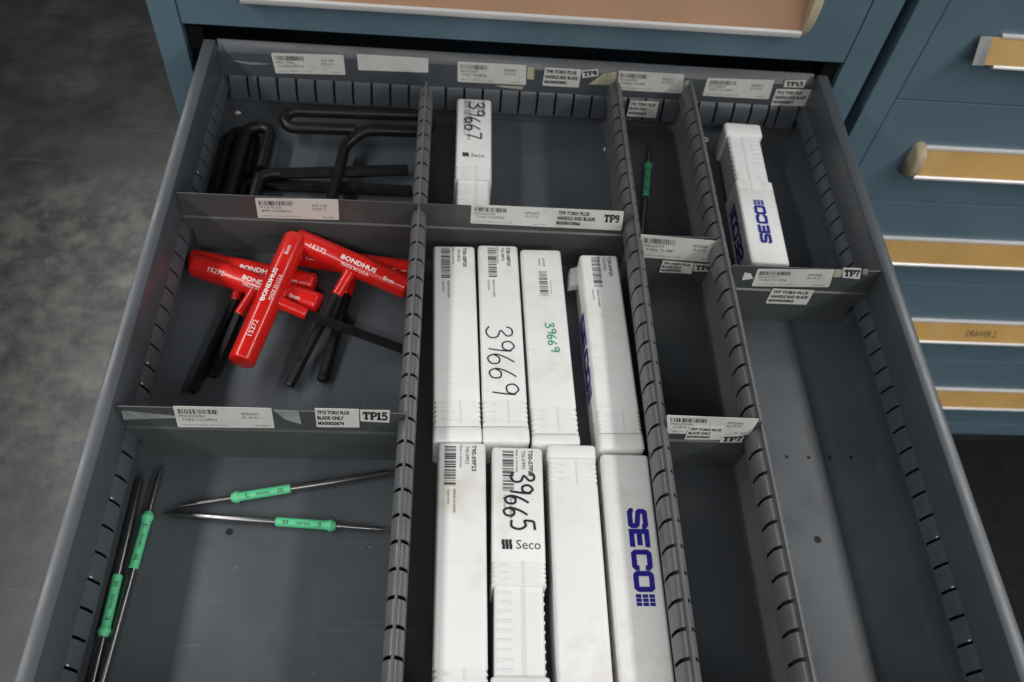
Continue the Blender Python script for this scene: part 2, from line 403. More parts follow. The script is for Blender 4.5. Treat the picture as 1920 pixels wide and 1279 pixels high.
# ------------------------------------------------------------------ cabinets
YF = 0.55
def handle(parent, x0, x1, ztop, zbot, card_mat, left_cap=True, right_cap=True, bare=0.0, proud=-0.42):
    """drawer pull: backing rail, two bright lips and a label card between them, moulded end caps"""
    yb = YF; yf = proud
    mb = MB()
    # lower lip: rolled edge the fingers hook under; upper lip: thin edge
    h = ztop - zbot
    yt = YF - .20
    low = [(yb, zbot+.10*h), (yf+.30, zbot-.04*h), (yf+.03, zbot), (yf-.03, zbot+.05*h), (yf-.01, zbot+.10*h), (yf+.10, zbot+.13*h), (yf+.16, zbot+.07*h), (yb, zbot+.20*h)]
    up = [(yb, ztop-.14*h), (yt+.06, ztop-.12*h), (yt-.04, ztop-.08*h), (yt-.02, ztop-.01*h), (yt+.04, ztop), (yb, ztop)]
    xs = x0 + bare
    mb.prism(low, lambda p, q, a: (a, p, q), xs, x1)
    mb.prism(up, lambda p, q, a: (a, p, q), xs, x1)
    rail = mb.build("handle_rail", aluminium(), parent, smooth=40)
    mb = MB()
    mb.prism([(yf+.12, zbot+.115*h), (yt+.02, ztop-.09*h), (yt+.08, ztop-.09*h), (yf+.2, zbot+.10*h)], lambda p, q, a: (a, p, q), x0 + .02, x1 - .02)
    mb.build("label_card", card_mat, parent)
    for on, xa, sg in ((left_cap, x0, -1), (right_cap, x1, 1)):
        if not on: continue
        mb = MB()
        prof = []
        for k in range(15):
            t = math.pi * (k / 14)
            prof.append((yb - (yb - yf + .14) * math.sin(t) ** .75, (ztop + zbot) / 2 + (h * .60) * math.cos(t)))
        rs = []
        for dx, k in ((.05, 1.0), (-.25, 1.0), (-.42, .93), (-.52, .8)):
            zc = (ztop + zbot) / 2
            rs.append([(xa - sg * dx, yb + (p - yb) * k, zc + (q - zc) * k) for p, q in prof])
        mb.rings(rs)
        mb.build("end_cap", cream_plastic(), parent, smooth=50)
    return rail

lc = thing("tool_cabinet", "blue steel tool cabinet with one drawer pulled wide open", "cabinet", (15.8, 1.0, FZ))
XL0, XL1, XR0, XR1 = -3.15, -1.72, 33.18, 34.79
TOPZ = 20.0
mb = MB(); mb.box((XL0, YF, FZ), (XL1, YF + .6, TOPZ)); mb.box((XL0, YF + .6, FZ), (XL0 + .12, 34, TOPZ)); mb.build("side_panel", blue_paint(), lc, bevel=.05)
mb = MB(); mb.box((XR0, YF, FZ), (XR1, YF + .6, TOPZ)); mb.box((XR1 - .12, YF + .6, FZ), (XR1, 34, TOPZ)); mb.build("side_panel", blue_paint(), lc, bevel=.05)
mb = MB(); mb.box((XL0 + .13, 33.8, FZ), (XR1 - .13, 34, TOPZ)); mb.build("back_panel", blue_paint(), lc)
mb = MB(); mb.box((XL0 - .1, YF - .1, TOPZ + .01), (XR1 + .1, 34.1, TOPZ + .9)); mb.build("cabinet_top", blue_paint(), lc, bevel=.06)
# runners of the open drawer and the dark shelf above it
mb = MB(); mb.box((XL1 + .15, YF + .3, 3.0), (XL1 + .9, 30, 4.3)); mb.build("drawer_runner", black_oxide(), lc)
mb = MB(); mb.box((XR0 - .9, YF + .3, 3.0), (XR0 - .15, 30, 4.3)); mb.build("drawer_runner", black_oxide(), lc)
def drawer_front(parent, x0, x1, z0, z1, pull=None, **kw):
    mb = MB(); mb.box((x0, YF - .06, z0), (x1, YF + .55, z1))
    d = mb.build("drawer_front", blue_paint(), parent, bevel=.07)
    return d
up = drawer_front(lc, XL1 + .07, XR0 - .07, 4.66, 13.0)
zb = aty(980, 40, -.42).z
handle(up, 1.75, 29.75, zb + 2.95, zb + .0, peach_card())
d2 = drawer_front(lc, XL1 + .07, XR0 - .07, 13.08, TOPZ - .1)
mb = MB(); mb.box((XL1 + .1, YF + .56, 4.9), (XR0 - .1, 30, 5.0)); mb.build("drawer_underside", drawer_paint(), lc)
for z0, z1 in ((-6.3, -1.2), (-15.8, -6.38), (-25.4, -15.88), (-33.3, -25.48)):
    drawer_front(lc, XL1 + .07, XR0 - .07, z0, z1)

rc = thing("tool_cabinet", "closed blue tool cabinet with ochre drawer labels beside the open drawer", "cabinet", (54, 1.0, FZ))
RX0, RX1 = 35.49, 73.0
mb = MB(); mb.box((RX0, YF, FZ), (RX0 + 1.55, YF + .6, TOPZ)); mb.box((RX0, YF + .6, FZ), (RX0 + .12, 34, TOPZ)); mb.build("side_panel", blue_paint(), rc, bevel=.05)
mb = MB(); mb.box((RX1 - 1.55, YF, FZ), (RX1, YF + .6, TOPZ)); mb.box((RX1 - .12, YF + .6, FZ), (RX1, 34, TOPZ)); mb.build("side_panel", blue_paint(), rc, bevel=.05)
mb = MB(); mb.box((RX0 + .13, 33.8, FZ), (RX1 - .13, 34, TOPZ)); mb.build("back_panel", blue_paint(), rc)
mb = MB(); mb.box((RX0 - .1, YF - .1, TOPZ + .01), (RX1 + .1, 34.1, TOPZ + .9)); mb.build("cabinet_top", blue_paint(), rc, bevel=.06)
mb = MB(); mb.box((RX0 + 1.56, YF + .02, FZ), (RX1 - 1.56, YF + .5, -33.4)); mb.build("base_rail", blue_paint(), rc, bevel=.05)
zs = [(2.49, 11.0, 1), (-5.45, 2.41, 2), (-13.40, -5.54, 3), (-23.14, -13.50, 4), (-33.3, -23.24, 5), (11.06, TOPZ - .1, 0)]
for z0, z1, i in zs:
    mb = MB(); mb.box((RX0 + 1.58, YF + .0, z0), (RX1 - 1.58, YF + .55, z1))
    d = mb.build("drawer_front", blue_paint(), rc, bevel=.035)
    if i == 0: continue
    pxs = {1: (1880, 67, 132), 2: (1830, 281, 343), 3: (1800, 452, 504), 4: (1820, 604, 647), 5: (1840, 732, 770)}[i]
    zt = aty(pxs[0], pxs[1], .35).z; zbm = aty(pxs[0], pxs[2], -.42).z
    xl = {1: aty(1843, 100, -.42).x, 2: aty(1728, 310, -.42).x}.get(i, aty(1728, 310, -.42).x)
    handle(d, xl, 68.0, zt, zbm, ochre_card(), left_cap=(i != 1), bare=(1.05 if i == 1 else 0.0))
    if i == 1:      # clear tape wrapped round the bare end of the card
        mb = MB()
        h = zt - zbm
        mb.prism([(-.33, zbm+.09*h), (.33, zt-.06*h), (.36, zt-.06*h), (-.30, zbm+.09*h)], lambda p, q, a: (a, p, q), xl - .12, xl + .55)
        mb.build("tape_wrap", smear(), d)
    if i == 4:
        h = zt - zbm
        def fn(u, v, l=0.0):
            return Vector((u, -.30 + .67 * v - .014, zbm + .115 * h + .795 * h * v))
        a = aty(1820, 626, -.35).x; b_ = aty(1878, 626, -.35).x
        mb = MB(); put_text(mb, "DRAWER 2", fn, a, .30, b_, .62)
        mb.build("lettering", grey_ink(), d)

# ================================================================== the open drawer
YB = -34.0          # inside of the drawer front
Y0 = 2.437; XB = 1.8122
dr = thing("open_drawer", "long grey metal drawer with slotted sides pulled out of the blue cabinet", "drawer", (15.9, -17, 0))
mb = MB(); mb.box((-.14, YB, -.12), (W + .14, .12, 0.0)); bottom = mb.build("drawer_bottom", drawer_paint(), dr)
SL = .12
def side_wall(x0, sg):
    f = lambda p, q, a: (x0 + sg * p, a, q)
    mb = MB()
    # upper plate with the rolled flange
    mb.prism([(0, 2.16), (0, 4.02), (-.03, 4.08), (-.08, 4.10), (-.54, 4.10), (-.60, 4.08), (-.62, 4.02), (-.62, 3.55), (-.56, 3.55), (-.56, 3.98), (-.10, 3.98), (-.10, 2.16)], f, YB, .10)
    mb.prism([(-.50, .9), (-.50, 3.2), (-.45, 3.2), (-.45, .9)], f, YB, .10)      # outer skin behind the slots
    mb.box((min(x0-sg*.45, x0-sg*.1), YB, 3.1), (max(x0-sg*.45, x0-sg*.1), .10, 3.15)); mb.box((min(x0-sg*.45, x0-sg*.06), YB, .9), (max(x0-sg*.45, x0-sg*.06), .10, .95))
    # plate below the slots
    mb.prism([(.24, 1.42), (.235, 1.32), (.20, 1.20), (.15, 1.09), (.08, 1.01), (.02, .97), (.0, .93), (.0, .001), (-.06, .001), (-.06, .97), (.05, 1.06), (.11, 1.14), (.16, 1.24), (.19, 1.42)], f, YB, .10)
    prof = [(0, 2.16), (.05, 2.08), (.11, 1.95), (.17, 1.79), (.215, 1.62), (.24, 1.421), (.19, 1.421), (.165, 1.60), (.12, 1.77), (.06, 1.92), (-.06, 2.10), (-.06, 2.16)]
    ys = [0.10] + [-(Y0 + k) for k in range(0, 32)] + [YB]
    for i in range(len(ys) - 1):
        a = ys[i] - (SL/2 if i else 0); b = ys[i+1] + (SL/2 if i < len(ys) - 2 else 0)
        mb.prism(prof, f, a, b)
    return mb.build("drawer_side", drawer_paint(), dr, smooth=28)
side_wall(0, 1); side_wall(W, -1)
mb = MB()
f = lambda p, q, a: (a, -p, q)
mb.prism([(0, 2.0), (0, 3.42), (-.02, 3.48), (-.45, 3.90), (-.50, 3.90), (-.50, 3.75), (-.12, 3.38), (-.10, 2.0)], f, -.02, W + .02)
mb.prism([(-.50, .3), (-.50, 2.6), (-.45, 2.6), (-.45, .3)], f, 0, W); mb.box((0, .1, 2.5), (W, .45, 2.55)); mb.box((0, .06, .3), (W, .45, .35))
mb.prism([(.30, .70), (.29, .62), (.24, .52), (.14, .44), (.03, .40), (.0, .37), (.0, .001), (-.06, .001), (-.06, .41), (.08, .48), (.17, .55), (.23, .64), (.25, .70)], f, 0.0, W)
prof = [(0, 2.0), (.05, 1.93), (.14, 1.76), (.22, 1.52), (.28, 1.2), (.30, .701), (.25, .701), (.23, 1.2), (.17, 1.51), (.09, 1.74), (-.06, 1.95), (-.06, 2.0)]
xs = [0.31] + [XB - .56] + [XB + k for k in range(29)] + [XB + 28.56] + [W - .31]
for i in range(len(xs) - 1):
    a = xs[i] + (SL*.55 if i else 0); b = xs[i+1] - (SL*.55 if i < len(xs) - 2 else 0)
    mb.prism(prof, f, a, b)
back = mb.build("drawer_back", drawer_paint(), dr, smooth=28)
for x0, x1 in ((XB - 1.42, XB - .58), (XB + 28.58, XB + 29.3)):
    mb = MB(); mb.prism([(.105, 1.81), (.155, 1.70), (.105, 1.70)], f, x0, x1)
    mb.build("corner_slit", dark(), dr)
mb = MB(); mb.box((-.5, YB - .5, -1.0), (W + .5, YB - .01, 4.3)); mb.build("drawer_front_panel", blue_paint(), dr, bevel=.06)
for px, py, r in ((1475, 857, .085), (1516, 858, .085), (1556, 858, .085), (1596, 858, .085), (1533, 1012, .16), (430, 997, .15), (1150, 330, .06), (1152, 368, .06)):
    c = atz(px, py, 0); mb = MB()
    mb.add([(c.x + r*math.cos(t*math.pi/6), c.y + r*math.sin(t*math.pi/6), .004) for t in range(12)], [tuple(range(12))])
    mb.build("rivet_hole", dark(), dr)

chip_mat = mat("bare_metal_chip", (0.62, 0.62, 0.62, 1), rough=.4, metal=.3)
for k, sg in ((5, 1), (16, 1), (17, 1), (22, 1), (25, 1), (28, 1), (23, -1), (25, -1), (27, -1)):
    x0 = 0 if sg == 1 else W
    mb = MB(); y = -(Y0 + k) + .045
    mb.add([(x0 + sg*(p + .012), y + d, q + .01) for d in (0, .055) for p, q in ((.03, 2.125), (.09, 2.035), (.085, 2.0), (.02, 2.08))], [(0,1,2,3),(4,5,6,7),(0,1,5,4),(1,2,6,5),(2,3,7,6),(3,0,4,7)])
    mb.build("paint_chip", chip_mat, dr)
# ------------------------------------------------------------------ long partitions
def partition(xc, label, y_end, y_ramp):
    t = thing("partition", label, "partition", (xc, -17, 0), "slotted partitions running front to back")
    mb = MB()
    # web and lip, the far top corner cut back
    vs = []
    for sg in (-1, 1):
        vs += [(xc + sg*.045, YB, .01), (xc + sg*.045, -.32, .01), (xc + sg*.045, -.32, .72), (xc + sg*.045, y_end, 2.1), (xc + sg*.045, y_ramp, 3.74), (xc + sg*.045, YB, 3.74)]
    mb.add(vs, [(0,1,2,3,4,5)[::-1], (6,7,8,9,10,11)] + [(i, (i+1) % 6, 6 + (i+1) % 6, 6 + i) for i in range(6)])
    mb.build("web", partition_paint(), t)
    mb = MB()
    for sg in (-1, 1):
        f = lambda p, q, a: (xc + sg*p, a, q)
        prof = [(.052, 3.50), (.10, 3.485), (.17, 3.445), (.24, 3.37), (.30, 3.26), (.335, 3.12), (.35, 2.95), (.35, 2.46), (.31, 2.46), (.31, 2.94), (.295, 3.10), (.265, 3.22), (.21, 3.325), (.15, 3.395), (.10, 3.43), (.052, 3.45)]
        low = [(.31, 2.458), (.35, 2.458), (.34, 2.36), (.27, 2.22), (.15, 2.1), (.052, 2.04), (.052, 2.10), (.13, 2.15), (.24, 2.26), (.30, 2.37)]
        ys = [y_ramp - .12] + [-(Y0 + k) for k in range(0, 32) if -(Y0 + k) < y_ramp - .3] + [YB]
        mb.prism(low, f, ys[0], ys[-1])
        for i in range(len(ys) - 1):
            a = ys[i] - (SL*.6 if i else 0); b = ys[i+1] + (SL*.6 if i < len(ys) - 2 else 0)
            mb.prism(prof, f, a, b)
    mb.build("slotted_rail", partition_paint(), t, smooth=30)
    return t
X1, X2, X3 = XB + 9, XB + 19, XB + 23
partition(X1, "grey slotted partition between the hex keys and the white boxes", -.4, -1.8)
partition(X2, "grey slotted partition running along the right of the eight white boxes", -.12, -.5)
partition(X3, "grey slotted partition beside the wide empty compartment", -.12, -.45)

# ------------------------------------------------------------------ cross dividers with their stickers
def plane_fn(q, y):
    """map (u,v) of a sticker, v up, through four photo corners TL TR BR BL on the plane y"""
    P = [aty(a, b, y) for a, b in q]
    def fn(u, v, l=0.0):
        t = P[0].lerp(P[1], u); b = P[3].lerp(P[2], u)
        p = b.lerp(t, v); return Vector((p.x, p.y - .004 - l, p.z))
    return fn
def sticker(parent, q, y, thick=.016, r=.06, material=None, name="sticker"):
    f0 = plane_fn(q, y); w = (f0(1, .5) - f0(0, .5)).length; h = (f0(.5, 1) - f0(.5, 0)).length
    out = []
    ru, rv = r / w, r / h
    for cu, cv, a0 in ((1-ru, 1-rv, 0), (ru, 1-rv, 90), (ru, rv, 180), (1-ru, rv, 270)):
        for k in range(4):
            a = math.radians(a0 + 30 * k); out.append((cu + ru*math.cos(a), cv + rv*math.sin(a)))
    n = len(out); mb = MB()
    mb.add([f0(u, v) for u, v in out] + [f0(u, v) - Vector((0, thick, 0)) for u, v in out],
           [tuple(range(n)), tuple(range(n, 2*n))[::-1]] + [(i, (i+1) % n, n + (i+1) % n, n + i) for i in range(n)])
    o = mb.build(name, material or paper(), parent)
    return o, (lambda u, v, l=0.0: f0(u, v) - Vector((0, thick + .006 + l, 0)))
def inventory(parent, q, y, seed, l1, l2, r1, r2, u_end=1.0):
    o, fn = sticker(parent, q, y)
    mb = MB()
    k = u_end
    barcode(mb, fn, .04*k, .66, .44*k, .88, seed)
    put_text(mb, l1, fn, .04*k, .50, .30*k, .61); put_text(mb, l2, fn, .06*k, .32, .42*k, .44)
    put_text(mb, r1, fn, .68*k, .64, .86*k, .76); put_text(mb, r2, fn, .68*k, .47, .85*k, .58)
    put_text(mb, "PART NO. ORDER  QTY 12-10-48", fn, .06*k, .09, .52*k, .15); put_text(mb, "MIN  MAX", fn, .80*k, .09, .94*k, .15)
    return o, fn, mb
def words(parent, q, y, lines, edge=False):
    o, fn = sticker(parent, q, y, r=.02)
    mb = MB()
    for i, s in enumerate(lines):
        wd = {13: .92, 16: .97, 10: .66}.get(len(s), .8)
        put_text(mb, s, fn, .04, .70 - i*.29, .04 + .92*wd, .90 - i*.29, bold=.045)
    mb.build("lettering", black_ink(), o)
    return o
def slab_tag(parent, q, y, s):
    o, fn = sticker(parent, q, y, r=.02)
    mb = MB(); slab(mb, s, fn, .09, .2, .92, .84); mb.build("lettering", black_ink(), o)
    return o

def cross(x0, x1, k, label, ztop=3.9, at_wall=0):
    y = -(Y0 + k)
    t = thing("cross_divider", label, "divider", ((x0+x1)/2, y, 0), "cross dividers slotted between the partitions")
    mb = MB()
    prof = [(0, ztop-.02), (-.03, ztop), (-.06, ztop-.02), (-.062, 2.44), (-.13, 2.36), (-.13, 2.14), (-.13, 1.5), (-.13, 1.40), (-.065, 1.32), (-.06, .02), (0, .02), (0, 1.5), (0, 2.14)]
    n = len(prof)
    def end(x, side):
        out = []
        for p, q in prof:
            dx = 0.0
            if at_wall == side: dx = 0.02 if q > 2.13 else (.32 if q <= 1.5 else .17)
            out.append((x - side * dx, y + p, q))
        return out
    a = end(x0, -1); b = end(x1, 1)
    mb.add(a + b, [tuple(range(n))[::-1], tuple(range(n, 2*n))] + [(i, (i+1) % n, n + (i+1) % n, n + i) for i in range(n)])
    mb.build("plate", divider_paint(), t, smooth=30)
    return t, y - .062
G = .052
dA, yA = cross(0, X1 - G, 8, "grey cross divider between the black and the red hex keys", at_wall=-1)
dB, yB_ = cross(0, X1 - G, 19, "grey cross divider in front of the red hex keys with a TP15 tag", at_wall=-1)
dC, yC = cross(X1 + G, X2 - G, 8, "wide cross divider behind the row of white boxes with a TP9 tag")
dD, yD = cross(X2 + G, X3 - G, 9, "short cross divider just in front of the single green blade, sticker curling off it", ztop=3.55)
dE, yE = cross(X2 + G, X3 - G, 19, "short cross divider with crooked stickers between two empty narrow compartments", ztop=4.0)
dF, yF = cross(X3 + G, W, 11, "cross divider in front of the tilted white box with a TP7 tag", ztop=4.0, at_wall=1)
# stickers on the back of the drawer
def fin(t): t[2].build("lettering", grey_ink(), t[0]); return t[0]
fin(inventory(back, [(508,99),(644,103),(648,140),(517,137)], 0, 1, "MSC 3926", "T-HANDLE 10MM LG", "RCP 1801", "05-29-15"))
sticker(back, [(669,101),(803,109),(803,136),(672,131)], 0)
fin(inventory(back, [(858,115),(987,122),(986,159),(858,153)], 0, 2, "MSG02091", "TORX T8-08P20", "RPE20601", "05-29-23"))
sticker(back, [(989,125),(1002,127),(1001,149),(988,148)], 0, r=.02, name="sticker_scrap", material=tape())
sticker(back, [(930,160),(982,162),(978,167),(945,164)], 0, r=.02, name="sticker_scrap", material=tape())
words(back, [(1022,126),(1090,130),(1085,164),(1017,160)], 0, ["TP8 TORX PLUS", "HANDLE AND BLADE", "MX00039001"])
slab_tag(back, [(1091,132),(1121,129),(1122,142),(1092,146)], 0, "TP8")
sticker(back, [(1130,139),(1160,133),(1158,160),(1104,158)], 0, r=.02, name="sticker_scrap", material=tape())
fin(inventory(back, [(1157,132),(1283,139),(1280,175),(1156,168)], 0, 3, "MSG02099", "TORX T6-08P", "RPE20617", "05-29-23"))
sticker(back, [(1284,152),(1292,150),(1288,178),(1281,176)], 0, r=.02, name="sticker_scrap", material=tape())
fin(inventory(back, [(1327,146),(1452,150),(1441,186),(1317,179)], 0, 4, "MSG02071", "TORX T15-09P23", "RPE20611", "05-29-23"))
slab_tag(back, [(1472,151),(1511,150),(1507,164),(1469,163)], 0, "TP15")
words(back, [(1456,167),(1523,168),(1507,199),(1445,197)], -.02, ["TP15 TORX PLUS", "HANDLE AND BLADE", "MX00030877"])
sticker(back, [(432,113),(470,117),(508,120),(470,121)], 0, r=.01, name="sticker_scrap", material=smear())
words(back, [(1182,188),(1236,191),(1229,221),(1175,217)], -.33, ["TP6 TORX PLUS", "BLADE ONLY", "MX00030673"])
# stickers on the dividers
fin(inventory(dA, [(478,371),(634,374),(636,412),(484,408)], yA, 5, "T15/T20", "8MM T-HANDLE", "RCP 1520", "05-29-15"))
fin(inventory(dB, [(324,761),(509,765),(515,802),(334,800)], yB_, 6, "MSG02093", "TORX T15-09P23", "RPE06072", "05-29-23"))
sticker(dB, [(512,768),(560,770),(565,795),(535,786)], yB_, r=.04, name="sticker_scrap", material=smear())
sticker(dB, [(228,770),(330,780),(330,783),(232,786)], yB_, r=.02, name="sticker_scrap", material=smear())
words(dB, [(590,765),(673,767),(674,801),(594,800)], yB_, ["TP15 TORX PLUS", "BLADE ONLY", "MX00020674"])
slab_tag(dB, [(675,768),(731,769),(730,792),(676,789)], yB_, "TP15")
o, fn, mb = inventory(dC, [(884,383),(1170,396),(1165,432),(882,418)], yC, 7, "MSG02075", "TORX T9-09P20", "RPE20607", "05-29-23", u_end=.52)
mb.build("lettering", grey_ink(), o)
mb = MB()
for i, (s, w_) in enumerate((("TP9 TORX PLUS", .205), ("HANDLE AND BLADE", .245), ("MX00010066", .15))):
    put_text(mb, s, fn, .570 - i*.004, .68 - i*.26, .570 + w_, .88 - i*.26, bold=.045)
mb.build("lettering", black_ink(), o)
mb = MB(); slab(mb, "TP9", fn, .875, .42, .975, .80)
mb.build("lettering", black_ink(), o)
o, fn, mb = inventory(dD, [(1201,439),(1348,452),(1341,492),(1203,482)], yD - .075, 8, "MSG02079", "TORX T6-08P", "RPE30504", "05-29-24")
mb.build("lettering", black_ink(), o)
sticker(dD, [(1346,448),(1357,450),(1352,480),(1342,488)], yD - .09, r=.02, name="sticker_scrap", material=tape())
words(dD, [(1243,488),(1302,493),(1296,513),(1236,510)], yD - .098, ["TP6 TORX PLUS", "BLADE ONLY", "MX00070522"])
slab_tag(dD, [(1303,494),(1338,496),(1334,509),(1300,508)], yD - .098, "TP6")
o, fn, mb = inventory(dE, [(1250,778),(1424,785),(1404,815),(1252,812)], yE, 9, "MSG02085", "TORX T7-08P", "RPE20455", "05-29-24")
mb.build("lettering", black_ink(), o)
words(dE, [(1293,799),(1362,802),(1354,824),(1283,823)], yE - .024, ["TP7 TORX PLUS", "BLADE ONLY", "MX00030665"])
slab_tag(dE, [(1354,816),(1396,815),(1390,829),(1349,829)], yE - .042, "TP7")
fin(inventory(dF, [(1421,504),(1565,506),(1554,538),(1409,536)], yF, 10, "MSG02077", "TORX T7-0708", "RPE20608", "05-29-21"))
sticker(dF, [(1396,511),(1408,513),(1412,522),(1391,525)], yF, r=.03, name="sticker_scrap")
sticker(dF, [(1566,506),(1580,506),(1576,519),(1562,519)], yF, r=.02, name="sticker_scrap", material=tape())
slab_tag(dF, [(1581,502),(1615,503),(1612,523),(1579,520)], yF, "TP7")
sticker(dF, [(1619,504),(1628,505),(1626,516),(1617,514)], yF, r=.03, name="sticker_scrap", material=smear())
words(dF, [(1449,541),(1527,544),(1512,571),(1435,568)], yF - .072, ["TP7 TORX PLUS", "HANDLE AND BLADE", "MX00030865"])

# ================================================================== white telescopic tool boxes
def rrect(w, h, r, n=4):
    out = []
    for cx, cz, a0 in ((w/2-r, h-r, 0), (-w/2+r, h-r, 90), (-w/2+r, r, 180), (w/2-r, r, 270)):
        for k in range(n + 1):
            a = math.radians(a0 + 90*k/n); out.append((cx + r*math.cos(a), cz + r*math.sin(a)))
    return out
class PBox:
    def __init__(s, quad, label, flip=False, H=2.0):
        """quad: far-left, far-right, near-right, near-left of the lid in drawer units"""
        fl, fr, nr, nl = [Vector((p[0], p[1], 0)) for p in quad]
        s.o = (fl + fr) / 2; e = (nl + nr) / 2
        s.w = ((fr - fl).length + (nr - nl).length) / 2; s.L = (e - s.o).length; s.H = H
        s.a = (e - s.o).normalized()
        if flip: s.o, s.a = e, -s.a
        s.b = Vector((-s.a.y, s.a.x, 0))            # sideways; to the right when a points at the viewer
        s.t = thing("plastic_box", label, "box", s.o + s.a * s.L / 2, "white telescopic plastic tool boxes")
    def pt(s, d, q, z): return s.o + s.a * d + s.b * q + Vector((0, 0, z))
    def top(s, inset=0.0):
        return lambda d, q, l=0.0: s.pt(d, q, s.H - inset + .007 + l)
    def side(s, sg):
        return lambda d, z, l=0.0: s.pt(d, sg * (s.w/2 + .007 + l), z)
    def section(s, name, d0, d1, inset=0.0, teeth=None, round0=True, round1=True, ribs=None, label=None):
        w = s.w - 2*inset; mb = MB(); rs = []
        def ring(d, kw=0.0, kz=0.0, sidecut=0.0):
            out = []
            for x, z in rrect(w - 2*kw, s.H - 2*inset - 2*kz, .15):
                cut = sidecut if abs(x) > w/2 - .16 else 0
                out.append(s.pt(d, x - math.copysign(cut, x), z + inset + kz))
            return out
        if round0: rs += [ring(d0, .09, .09), ring(d0 + .03, .03, .03), ring(d0 + .09)]
        else: rs += [ring(d0)]
        if teeth:
            t0, t1, n = teeth
            p = (t1 - t0) / n
            for i in range(n):
                rs += [ring(t0 + i*p), ring(t0 + i*p + .02, 0, 0, .05), ring(t0 + i*p + .45*p, 0, 0, .04), ring(t0 + i*p + .75*p)]
        if round1: rs += [ring(d1 - .09), ring(d1 - .03, .03, .03), ring(d1, .09, .09)]
        else: rs += [ring(d1)]
        mb.rings(rs)
        tz = s.H - inset
        if teeth:       # moulded ticks on the lid beside the notches
            t0, t1, n = teeth
            for i in range(3):
                d = t0 + (t1 - t0) * (i + .5) / 3.2
                for q0, q1 in ((-.30*w, -.19*w),):
                    A = [s.pt(d, q0, tz-.02), s.pt(d, q1, tz-.02), s.pt(d+.05, q1, tz-.02), s.pt(d+.05, q0, tz-.02)]
                    mb.add(A + [p + Vector((0, 0, .034)) for p in A], [(0,1,2,3),(4,5,6,7),(0,1,5,4),(1,2,6,5),(2,3,7,6),(3,0,4,7)])
            A = [s.pt(t0, .06*w, tz-.02), s.pt(t0, .09*w, tz-.02), s.pt(t1, .09*w, tz-.02), s.pt(t1, .06*w, tz-.02)]
            mb.add(A + [p + Vector((0, 0, .035)) for p in A], [(0,1,2,3),(4,5,6,7),(0,1,5,4),(1,2,6,5),(2,3,7,6),(3,0,4,7)])
        if ribs:        # ratchet ribs of the inner tube
            n = int((d1 - d0) / .34)
            for i in range(n):
                d = d0 + .2 + i * .34
                if d > d1 - .15: break
                for q0, q1, hh in ((-.44*w, -.16*w, .03), (.455*w, .515*w, .0)):
                    A = [s.pt(d, q0, tz-.2), s.pt(d, q1, tz-.2), s.pt(d+.09, q1, tz-.2), s.pt(d+.09, q0, tz-.2)]
                    mb.add(A + [p + Vector((0, 0, .2 + hh - (.08 if hh == 0 else 0))) for p in A], [(0,1,2,3),(4,5,6,7),(0,1,5,4),(1,2,6,5),(2,3,7,6),(3,0,4,7)])
            for q in (.05*w, .10*w):
                A = [s.pt(d0, q, tz-.02), s.pt(d0, q + .03, tz-.02), s.pt(d1, q + .03, tz-.02), s.pt(d1, q, tz-.02)]
                mb.add(A + [p + Vector((0, 0, .035)) for p in A], [(0,1,2,3),(4,5,6,7),(0,1,5,4),(1,2,6,5),(2,3,7,6),(3,0,4,7)])
        return mb.build(name, white_plastic(), s.t, smooth=40, label=label)
    def print_label(s, parent, seed, code, d0=.12, barl=1.75, bar=(.16, .39), lines=True, ink=None):
        w = s.w; fn = s.top(); q = lambda k: -w/2 + k*w
        mb = MB()
        g = lambda u, v, l=0.0: fn(u, v, l)
        barcode(mb, g, d0 + .06, q(bar[0]), d0 + .06 + barl, q(bar[1]), seed, n=24)
        if lines:
            put_text(mb, code, g, d0, q(.705), d0 + 1.15, q(.80), bold=.02)
            put_text(mb, code, g, d0 + .04, q(.575), d0 + .85, q(.65))
            put_text(mb, "Made in Germany", g, d0, q(.45), d0 + 1.0, q(.51))
            put_text(mb, "00041413009", g, d0 + barl + .22, q(.33), d0 + barl + 1.2, q(.385))
            put_text(mb, "75JAV0W", g, d0 + barl + .22, q(.20), d0 + barl + .85, q(.26))
        return mb.build("printed_label", ink or black_ink(), parent)

# --- back row of four
b = PBox([(11.5,-11.3),(13.43,-11.27),(13.80,-21.59),(11.85,-21.59)], "clean white plastic box beside the slotted partition, touching the box handwritten 39669 in black")
sl = b.section("sleeve", 0, 9.62, teeth=(8.4, 9.5, 5), round1=False)
b.section("end_cap", 9.63, b.L, inset=-.02)
b.print_label(sl, 21, "T00-08P20", bar=(.19, .40))
b = PBox([(13.60,-11.12),(15.45,-11.14),(15.74,-21.58),(13.86,-21.54)], "white plastic box with 39669 handwritten large in black")
sl = b.section("sleeve", 0, 9.72, teeth=(8.5, 9.6, 5), round1=False)
b.section("end_cap", 9.73, b.L, inset=-.02)
b.print_label(sl, 22, "T00-08P20", bar=(.24, .45))
mb = MB(); handwrite(mb, "39669", b.top(), 4.72, -b.w*.37, 3.65, b.w*.62, .066, jit=(.0, .06, .02, .06, .14)); mb.build("handwriting", black_ink(), sl)
b = PBox([(15.60,-11.31),(17.50,-11.25),(17.80,-21.60),(15.88,-21.62)], "white plastic box with 39669 handwritten small in green")
sl = b.section("sleeve", 0, 9.85, teeth=(8.6, 9.8, 5), round1=False)
b.section("end_cap", 9.86, b.L, inset=-.02)
mb = MB(); fn = b.top()
barcode(mb, fn, 1.35, -b.w*.10, 2.75, b.w*.10, 23, n=20)
put_text(mb, "10014578", fn, .55, b.w*.02, 1.05, b.w*.07); put_text(mb, "T00-09P20", fn, .55, -b.w*.08, 1.0, -b.w*.04); put_text(mb, "Made in Germany", fn, 1.9, b.w*.16, 2.7, b.w*.19)
